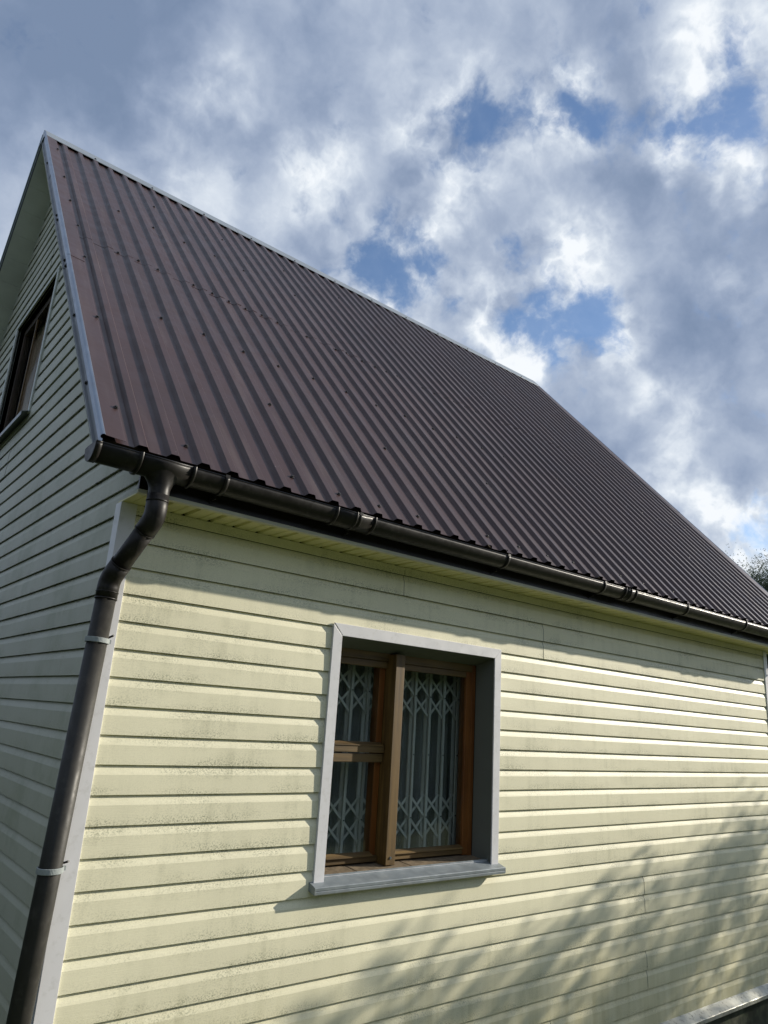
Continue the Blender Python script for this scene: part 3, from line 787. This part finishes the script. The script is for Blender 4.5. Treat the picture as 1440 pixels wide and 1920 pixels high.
trim_piece([(TX0 + 0.0025, TZ1 + 0.003), (IX0 + 0.0025, IZ1), (IX1 - 0.001, IZ1), (TX1 - 0.001, TZ1)], y=-0.028)
# returned outer edges of the trim, back to the wall
mb = MB(); mb.box(TX0 + 0.0002, TX0 + 0.003, -0.018, 0.0, 1.066, TZ1 - 0.004); mb.box(TX1 - 0.003, TX1 - 0.0002, -0.017, 0.0, 1.056, TZ1 - 0.004); mb.box(TX0 + 0.004, TX1 - 0.004, -0.019, 0.0, TZ1 - 0.004, TZ1 - 0.001)
part('trim_edge', mb, M_TRIM, window)
# outer metal sill
mb = MB(); pr = [(0.012, 1.112), (0.010, 1.113), (0.008, 1.100), (-0.066, 1.078), (-0.069, 1.075), (-0.069, 1.0635), (-0.0665, 1.061), (-0.069, 1.0585), (-0.069, 1.048), (-0.062, 1.044), (-0.062, 1.046), (-0.066, 1.0495), (-0.066, 1.072), (0.010, 1.096), (0.012, 1.096)]
mb.prism([(1.118, y, z) for y, z in pr], (2.424 - 1.118, 0, 0))
o = part('window_sill', mb, M_SILL, window)
mb = MB(); mb.prism([(1.1175, 0.0, 1.097), (1.1175, -0.069, 1.076), (1.1175, -0.069, 1.048), (1.1175, -0.060, 1.046), (1.1175, 0.0, 1.060)], (-0.0015, 0, 0)); part('sill_end', mb, M_SILL, window)
mb = MB(); mb.prism([(2.4245, 0.0, 1.097), (2.4245, -0.069, 1.076), (2.4245, -0.069, 1.048), (2.4245, -0.060, 1.046), (2.4245, 0.0, 1.060)], (0.0015, 0, 0)); part('sill_end', mb, M_SILL, window)
mb = MB(); mb.box(WX0 + 0.006, WX1 - 0.010, 0.0085, 0.0098, 1.0985, 1.1050); part('sill_upstand', mb, M_TRIM, window)
# dusty wooden sill board in three lengths
for a, b in ((WX0 + 0.006, 1.435), (1.441, 1.80), (1.806, WX1 - 0.012)):
    mb = MB(); mb.prism([(a, 0.012, 1.06), (a, 0.012, 1.105), (a, 0.20, 1.119), (a, 0.20, 1.06)], (b - a, 0, 0)); o = part('sill_board', mb, M_DUSTY, window); bevel(o, 0.002)
YG = 0.150
def wbox(name, x0, x1, y0, y1, z0, z1, m, par=None, bv=0.003):
    mb = MB(); mb.box(x0, x1, y0, y1, z0, z1); o = part(name, mb, m, par or window); bevel(o, bv); return o
ZB = 1.113
wbox('jamb', WX0 + 0.004, 1.262, 0.126, 0.23, ZB, 2.2, M_WV); wbox('jamb', 2.318, WX1 - 0.012, 0.128, 0.23, ZB, 2.2, M_WO)
wbox('head_rail', 1.262, 2.318, 0.126, 0.23, 2.155, 2.205, M_WH)
wbox('mullion', 1.641, 1.706, 0.062, 0.20, ZB + 0.001, 2.196, M_WV)
# sashes
sash = wbox('sash', 1.262, 1.300, 0.134, 0.170, ZB + 0.004, 2.155, M_WV)         # left stile of the left casement
wbox('stile', 1.598, 1.639, 0.150, 0.205, ZB + 0.004, 2.155, M_WO, sash)
wbox('rail', 1.300, 1.6385, 0.130, 0.172, 1.124, 1.152, M_WH, sash)
wbox('rail', 1.300, 1.6385, 0.130, 0.172, 1.616, 1.660, M_WH, sash)
wbox('rail', 1.300, 1.6385, 0.122, 0.172, 1.666, 1.700, M_WH, sash)
wbox('rail', 1.300, 1.6385, 0.132, 0.172, 2.118, 2.154, M_WH, sash)
def bevelstrip(x0, x1, z, par):
    mb = MB(); mb.prism([(x0, 0.118, z), (x0, 0.118, z + 0.004), (x0, YG, z + 0.020), (x0, YG, z)], (x1 - x0, 0, 0)); part('glazing_bead', mb, M_WH, par)
bevelstrip(1.303, 1.60, 1.1525, sash); bevelstrip(1.303, 1.63, 1.7005, sash)
mb = MB(); mb.box(1.30, 1.60, YG, YG + 0.004, 1.15, 1.615); part('glass_pane', mb, M_GLASS, sash)
mb = MB(); mb.box(1.30, 1.60, YG, YG + 0.004, 1.705, 2.117); part('glass_pane', mb, M_GLASS, sash)
sash2 = wbox('sash', 2.272, 2.3175, 0.130, 0.185, ZB + 0.004, 2.155, M_WO)
wbox('stile', 1.7065, 1.728, 0.134, 0.172, ZB + 0.004, 2.155, M_WV, sash2)
wbox('rail', 1.728, 2.2715, 0.128, 0.172, 1.124, 1.152, M_WH, sash2)
wbox('rail', 1.728, 2.2715, 0.132, 0.172, 2.120, 2.154, M_WH, sash2)
bevelstrip(1.728, 2.2715, 1.1525, sash2)
mb = MB(); mb.box(1.728, 2.2715, YG - 0.004, YG, 1.15, 2.119); part('glass_pane', mb, M_GLASS, sash2)
# bolt heads on the mullion
mb = MB(); mb.tube([(1.672, 0.062, 1.150), (1.672, 0.058, 1.150)], 0.0065, 12); part('bolt', mb, M_GALV, window)

# ---- folding security grille inside the window
def cap_bar(mb, a, b, w, y0, t):
    a, b = Vector(a), Vector(b); d = (b - a).normalized(); n = Vector((-d.y, d.x))
    q = [a + n * w / 2, b + n * w / 2, b - n * w / 2, a - n * w / 2]
    mb.prism([(p.x, y0, p.y) for p in q], (0, t, 0))
gr = MB(); YGR = 0.262
gr.box(1.20, 2.42, YGR, YGR + 0.03, 2.185, 2.205)
grille = part('security_grille', gr, M_GRILL, house)
ups = [1.26 + 0.12 * i for i in range(10)]
me_bar = None
for x in ups:
    mb = MB(); mb.box(-0.008, 0.008, 0, 0.010, 1.10, 2.185); mb.box(-0.014, 0.006, 0.032, 0.040, 1.10, 2.185)
    if me_bar is None: me_bar = mb.mesh('upright_bar', M_GRILL); fixnormals(me_bar)
    link('upright_bar', me_bar, grille, loc=(x, YGR, 0))
me_a = me_b = None
for zc in (1.99, 1.31):
    for k in range(len(ups) - 1):
        for zz in (zc, zc - 0.12):
            if me_a is None:
                mb = MB(); cap_bar(mb, (0, 0.12), (0.12, 0), 0.014, 0, 0.004); me_a = mb.mesh('lattice_bar', M_GRILL); fixnormals(me_a)
                mb = MB(); cap_bar(mb, (0, 0), (0.12, 0.12), 0.014, 0, 0.004); me_b = mb.mesh('lattice_bar', M_GRILL); fixnormals(me_b)
            link('lattice_bar', me_a, grille, loc=(ups[k], YGR + 0.012, zz))
            link('lattice_bar', me_b, grille, loc=(ups[k], YGR + 0.022, zz))
riv = MB(); riv.tube([(0, 0, 0), (0, -0.003, 0)], 0.0035, 8); me_r = riv.mesh('rivet', M_BOLT); fixnormals(me_r)
for x in ups:
    for z in (1.99, 1.655, 1.31): link('rivet', me_r, grille, loc=(x, YGR - 0.0005, z))

# ---- gable window
mb = MB()
mb.box(0.0, 0.11, GY0 - 0.004, GY0, GZ0, GZ1); mb.box(0.0, 0.11, GY1, GY1 + 0.004, GZ0, GZ1); mb.box(0.0, 0.11, GY0, GY1, GZ1, GZ1 + 0.004); mb.box(0.0, 0.11, GY0, GY1, GZ0 - 0.004, GZ0)
gw = part('window', mb, M_JAM, house, label='dark attic window high in the gable wall')
def gbox(name, x0, x1, y0, y1, z0, z1, m, bv=0.003):
    mb = MB(); mb.box(x0, x1, y0, y1, z0, z1); o = part(name, mb, m, gw); bevel(o, bv); return o
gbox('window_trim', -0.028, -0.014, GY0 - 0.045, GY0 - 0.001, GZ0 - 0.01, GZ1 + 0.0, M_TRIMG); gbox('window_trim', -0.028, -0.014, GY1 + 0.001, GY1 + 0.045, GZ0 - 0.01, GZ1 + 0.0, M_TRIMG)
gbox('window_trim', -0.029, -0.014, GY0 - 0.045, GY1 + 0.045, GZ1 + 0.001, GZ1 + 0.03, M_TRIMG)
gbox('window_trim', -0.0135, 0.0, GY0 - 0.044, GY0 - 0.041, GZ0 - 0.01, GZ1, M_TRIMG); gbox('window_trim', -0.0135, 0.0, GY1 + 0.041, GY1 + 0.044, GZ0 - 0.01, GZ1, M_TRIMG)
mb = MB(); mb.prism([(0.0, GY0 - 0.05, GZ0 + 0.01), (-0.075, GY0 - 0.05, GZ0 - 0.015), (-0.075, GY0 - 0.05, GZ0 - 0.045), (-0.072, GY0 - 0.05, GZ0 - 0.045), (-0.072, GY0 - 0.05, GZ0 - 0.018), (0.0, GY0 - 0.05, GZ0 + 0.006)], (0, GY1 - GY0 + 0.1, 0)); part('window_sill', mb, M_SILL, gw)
gbox('jamb', 0.035, 0.09, GY0, GY0 + 0.05, GZ0, GZ1, M_WD); gbox('jamb', 0.035, 0.09, GY1 - 0.05, GY1, GZ0, GZ1, M_WD)
gbox('head_rail', 0.035, 0.09, GY0 + 0.05, GY1 - 0.05, GZ1 - 0.06, GZ1, M_WD); gbox('rail', 0.035, 0.09, GY0 + 0.05, GY1 - 0.05, GZ0, GZ0 + 0.06, M_WD)
for y in (GY0 + 0.38, GY0 + 0.78): gbox('mullion', 0.037, 0.051, y - 0.009, y + 0.009, GZ0 + 0.06, GZ1 - 0.06, M_WH)
ys = [GY0 + 0.05, GY0 + 0.371, GY0 + 0.389, GY0 + 0.771, GY0 + 0.789, GY1 - 0.05]
for a, b in ((0, 1), (2, 3), (4, 5)):
    mb = MB(); mb.box(0.052, 0.056, ys[a], ys[b], GZ0 + 0.06, GZ1 - 0.06); part('glass_pane', mb, M_GLASSD, gw)

# ---- curtains (each hangs on its own)
def curtain(name, p0, p1, z0, z1, folds, amp, m, label, ax):
    mb = MB(); rows = []; n = folds * 8
    for j in range(9):
        z = z0 + (z1 - z0) * j / 8; row = []
        for i in range(n + 1):
            t = i / n; s = p0 + (p1 - p0) * t
            d = amp * sin(2 * pi * folds * t + 0.8 * sin(5 * t) + 0.15 * j) * (0.6 + 0.4 * mnoise.noise(Vector((s * 4, z, 1)))) + 0.01 * mnoise.noise(Vector((s * 9, z * 2, 7)))
            row.append((s, ax + d, z) if name != 'g' else (ax + d, s, z))
        rows.append(row)
    mb.grid(rows, smooth=True); me = mb.mesh('curtain', m)
    o = link('curtain', me); tag(o, label, 'curtain'); return o
curtain('f', 1.24, 1.72, 1.12, 2.20, 7, 0.022, M_LACE, 'white lace curtain behind the narrow left casement', 0.36)
curtain('f', 1.86, 2.44, 1.12, 2.20, 8, 0.030, M_LACE, 'thin white curtain bunched behind the wide right pane', 0.37)
curtain('g', GY0 + 0.02, GY1 - 0.02, GZ0 + 0.02, GZ1, 9, 0.016, M_BROWNC, 'brown curtain drawn behind the attic window', 0.125)

# ------------------------------------------------------------ ground and trees
mb = MB()
def gz(x, y): return GZ
n = 40
pts = []
mb.quad([(-600, -600, GZ), (600, -600, GZ), (600, 600, GZ), (-600, 600, GZ)])
mg, nt, b = mat('meadow_grass'); P = pos(nt)
c = MIX(nt, MR(nt, NO(nt, P, 0.35, 6, 0.6), 0.3, 0.7), (0.045, 0.075, 0.018), (0.10, 0.12, 0.035))
c = MIX(nt, MR(nt, NO(nt, P, 14, 5, 0.7), 0.5, 0.75), c, (0.16, 0.14, 0.07))
nt.links.new(c, b.inputs['Base Color']); b.inputs['Roughness'].default_value = 0.95; bump(nt, NO(nt, P, 30, 5), 1.0, 0.03, b)
ground = part('ground', mb, mg, None); ground['kind'] = 'structure'; ground['label'] = 'flat grass ground around the house'

def leaf_mat(name, a, c2):
    m, nt, b = mat(name); P = pos(nt)
    c = MIX(nt, MR(nt, NO(nt, P, 1.2, 4), 0.3, 0.7), a, c2)
    nt.links.new(c, b.inputs['Base Color']); b.inputs['Roughness'].default_value = 0.6
    b.inputs['Specular IOR Level'].default_value = 0.25
    t = N(nt, 'ShaderNodeBsdfTranslucent'); nt.links.new(c, t.inputs[0])
    mx = nt.nodes.new('ShaderNodeMixShader'); mx.inputs[0].default_value = 0.3
    nt.links.new(b.outputs[0], mx.inputs[1]); nt.links.new(t.outputs[0], mx.inputs[2])
    nt.links.new(mx.outputs[0], nt.nodes['Material Output'].inputs[0]); return m
M_LEAF = leaf_mat('orchard_leaf', (0.05, 0.085, 0.02), (0.10, 0.13, 0.035))
M_LEAFD = leaf_mat('woodland_leaf', (0.040, 0.068, 0.032), (0.085, 0.12, 0.055))
M_BARK = simple('tree_bark', (0.09, 0.075, 0.06), 0.9, 0.2, var=0.4, vs_=12, bmp=0.01, bs=25)

def make_tree(name, base, height, crown_r, crown_z0, nleaf, leaf, nlimb, label, group, rnd, leafm, trunk_r, clumps=24, clump_r=0.45, squash=1.0):
    bx, by = base; root = bpy.data.objects.new(name, None); COL.objects.link(root)
    root.location = (bx, by, GZ); WP[root.name] = Vector((bx, by, GZ)); tag(root, label, 'tree', group)
    tb = MB(); top = Vector((bx + rnd.uniform(-.2, .2), by + rnd.uniform(-.1, .1), GZ + height * 0.93))
    basep = Vector((bx, by, GZ - 0.1)); pts = []; rad = []
    for i in range(9):
        t = i / 8; p = basep.lerp(top, t) + Vector((mnoise.noise(Vector((t * 3, bx, 1))), mnoise.noise(Vector((t * 3, by, 4))), 0)) * 0.035 * height * sin(pi * t)
        pts.append(p); rad.append(trunk_r * (1 - t) ** 0.8 + 0.008)
    tb.tube(pts, rad, 10)
    cents = []
    for k in range(nlimb):
        t = rnd.uniform(crown_z0 / height * 0.9, 0.9); i = min(7, int(t * 8)); s = pts[i].lerp(pts[i + 1], t * 8 - i)
        ang = rnd.uniform(0, 2 * pi); prof = sin(pi * min(1, max(0.12, (t * height - crown_z0 * 0.7) / (height - crown_z0 * 0.7)))) ** 0.6
        L = crown_r * (0.45 + 0.55 * prof) * rnd.uniform(0.7, 1.05)
        d = Vector((cos(ang), sin(ang) * squash, rnd.uniform(0.25, 0.8)))
        e = s + d * L; mid = s.lerp(e, 0.5) + Vector((0, 0, -0.06 * L))
        tb.tube([s, mid, e], [rad[i] * 0.45, rad[i] * 0.28, 0.006], 6)
        cents += [(e, 1.0), (s.lerp(e, 0.65), 0.8)]
        for q in range(2):
            e2 = mid + Vector((rnd.uniform(-1, 1), rnd.uniform(-1, 1) * squash, rnd.uniform(0.1, .8))) * L * 0.5
            tb.tube([mid, e2], [rad[i] * 0.2, 0.004], 5); cents.append((e2, 0.8))
    cents.append((top, 0.8))
    if height > 8:
        for q in range(150):
            v = Vector((rnd.gauss(0, 1), rnd.gauss(0, 1), rnd.gauss(0, 1))).normalized() * rnd.uniform(0.5, 0.95)
            cents.append((Vector((bx + v.x * crown_r, by + v.y * crown_r, GZ + height * 0.60 + v.z * height * 0.37)), 0.9))
    part('trunk', tb, M_BARK, root, fix=False)
    cb = MB()
    per = nleaf // len(cents)
    for c, w in cents:
        cr = clump_r * w * rnd.uniform(0.7, 1.2)
        for q in range(per):
            v = Vector([max(-1.7, min(1.7, rnd.gauss(0, q_))) for q_ in (1, 1, 0.8)]) * cr * 0.5
            p = c + v; a = Vector((rnd.gauss(0, 1), rnd.gauss(0, 1), rnd.gauss(0, 1))).normalized(); b_ = a.orthogonal().normalized()
            l = leaf * rnd.uniform(0.7, 1.3); ww = l * 0.55
            cb.quad([p, p + a * l * 0.5 + b_ * ww * 0.5, p + a * l, p + a * l * 0.5 - b_ * ww * 0.5])
    part('crown', cb, leafm, root, fix=False)
    return root
rnd = random.Random(11)
# young trees just right of the house whose shade falls on the long wall
SHT = [(12.7, -2.35, 4.3, 1.0), (11.1, -2.15, 3.85, 0.85), (9.9, -2.35, 3.65, 0.85), (8.5, -2.3, 3.45, 0.8), (7.2, -2.35, 3.30, 0.7)]
LABS = ['tallest young orchard tree in front of the far end of the long wall', 'second tallest orchard tree, next to the tallest one', 'third orchard tree in the row, of middling height', 'fourth orchard tree in the row, low and thin', 'shortest orchard tree, nearest to the viewer']
for (x, y, h, cr), lb in zip(SHT, LABS):
    make_tree('orchard_tree', (x, y), h - GZ, cr, 1.9, 2300, 0.07, 12, lb, 'orchard trees beside the house', rnd, M_LEAF, 0.05, clump_r=0.27)
# wood behind the house on the right
wl = ['tree with the highest crown showing above the far roof edge', 'lower bushy tree just left of the highest crown, behind the roof edge', 'tree at the right edge of the photo behind the roof']
import itertools
def far_tree(bearing, dist, toph, cr, lb, nl=9000, lf=0.26):
    b = radians(bearing); x = CAM.x + dist * sin(b); y = CAM.y + dist * cos(b)
    make_tree('woodland_tree', (x, y), toph, cr, toph * 0.25, nl, lf, 80, lb, 'trees of the wood behind the house', rnd, M_LEAFD, 0.22, clump_r=1.0)
D = 42
for i, (br, el, cr) in enumerate(((67.6, 12.9, 3.2), (65.7, 12.6, 2.2), (63.6, 11.4, 3.0), (61.0, 11.5, 3.0), (69.8, 12.2, 3.4), (72.6, 13.2, 3.6), (76.5, 12.2, 3.6))):
    dist = D + rnd.uniform(-3, 5); toph = CAM.z - GZ + dist * math.tan(radians(el))
    lbs = ['wood tree with the highest crown showing right of the far roof edge', 'wood tree with a lower crown touching the far roof edge', 'wood tree hidden mostly by the brown roof, near its far edge', 'wood tree wholly behind the brown roof, leftmost of the wood', 'wood tree just outside the right edge of the photo', 'tall wood tree farther right of the photo', 'rightmost tree of the wood']
    far_tree(br, dist, toph, cr, lbs[i], 70000 if i in (0, 1) else (40000 if i == 4 else 12000), 0.10 if i in (0, 1, 4) else 0.28)

# unseen wood edge, added for dark pane reflections and a darker gable
wb = MB(); rw = random.Random(5)
for i in range(60000):
    ang = radians(rw.uniform(-205, -33)); d = rw.gauss(23, 1.6)
    top = 6.3 + 1.6 * mnoise.noise(Vector((ang * 6, 1, 2))) + 0.9 * mnoise.noise(Vector((ang * 19, 5, 2)))
    z = GZ + top * rw.random() ** 0.8
    p = Vector((d * cos(ang), d * sin(ang), z)); a = Vector((rw.gauss(0, 1), rw.gauss(0, 1), rw.gauss(0, 1))).normalized(); c_ = a.orthogonal().normalized()
    l = rw.uniform(0.5, 0.95)
    wb.quad([p, p + a * l * 0.5 + c_ * l * 0.3, p + a * l, p + a * l * 0.5 - c_ * l * 0.3])
me = wb.mesh('added_wood_edge', M_LEAFD); o = link('added_wood_edge', me); o['kind'] = 'stuff'; o['label'] = 'dense dark wood edge added behind the viewer for the pane reflections'; o['category'] = 'wood'

# unseen foliage screen left of the viewer, added to darken the gable wall
hb = MB(); rh = random.Random(9)
for i in range(26000):
    y = rh.uniform(-3.5, 12); x = -4.6 + rh.gauss(0, 0.35); z = GZ + 3.7 * rh.random() + 0.25 * mnoise.noise(Vector((y, 2, 1)))
    p = Vector((x, y, z)); a = Vector((rh.gauss(0, 1), rh.gauss(0, 1), rh.gauss(0, 1))).normalized(); c_ = a.orthogonal().normalized(); l = rh.uniform(0.09, 0.2)
    hb.quad([p, p + a * l * 0.5 + c_ * l * 0.3, p + a * l, p + a * l * 0.5 - c_ * l * 0.3])
hr = bpy.data.objects.new('added_hedge', None); COL.objects.link(hr); hr.location = (-4.6, 4.2, GZ); WP['added_hedge'] = Vector((-4.6, 4.2, GZ))
tag(hr, 'tall dark green foliage screen added out of view to darken the gable wall', 'added_hedge')
part('foliage', hb, M_LEAFD, hr, fix=False)
sb = MB()
for i in range(26):
    y = -3.4 + i * 0.6; sb.tube([(-4.6, y, GZ - 0.05), (-4.6 + rh.uniform(-.1, .1), y, GZ + 1.6), (-4.6 + rh.uniform(-.2, .2), y + rh.uniform(-.2, .2), GZ + 3.2)], [0.035, 0.025, 0.008], 6)
so = part('stem', sb, M_BARK, hr, fix=False); so['kind'] = 'stuff'
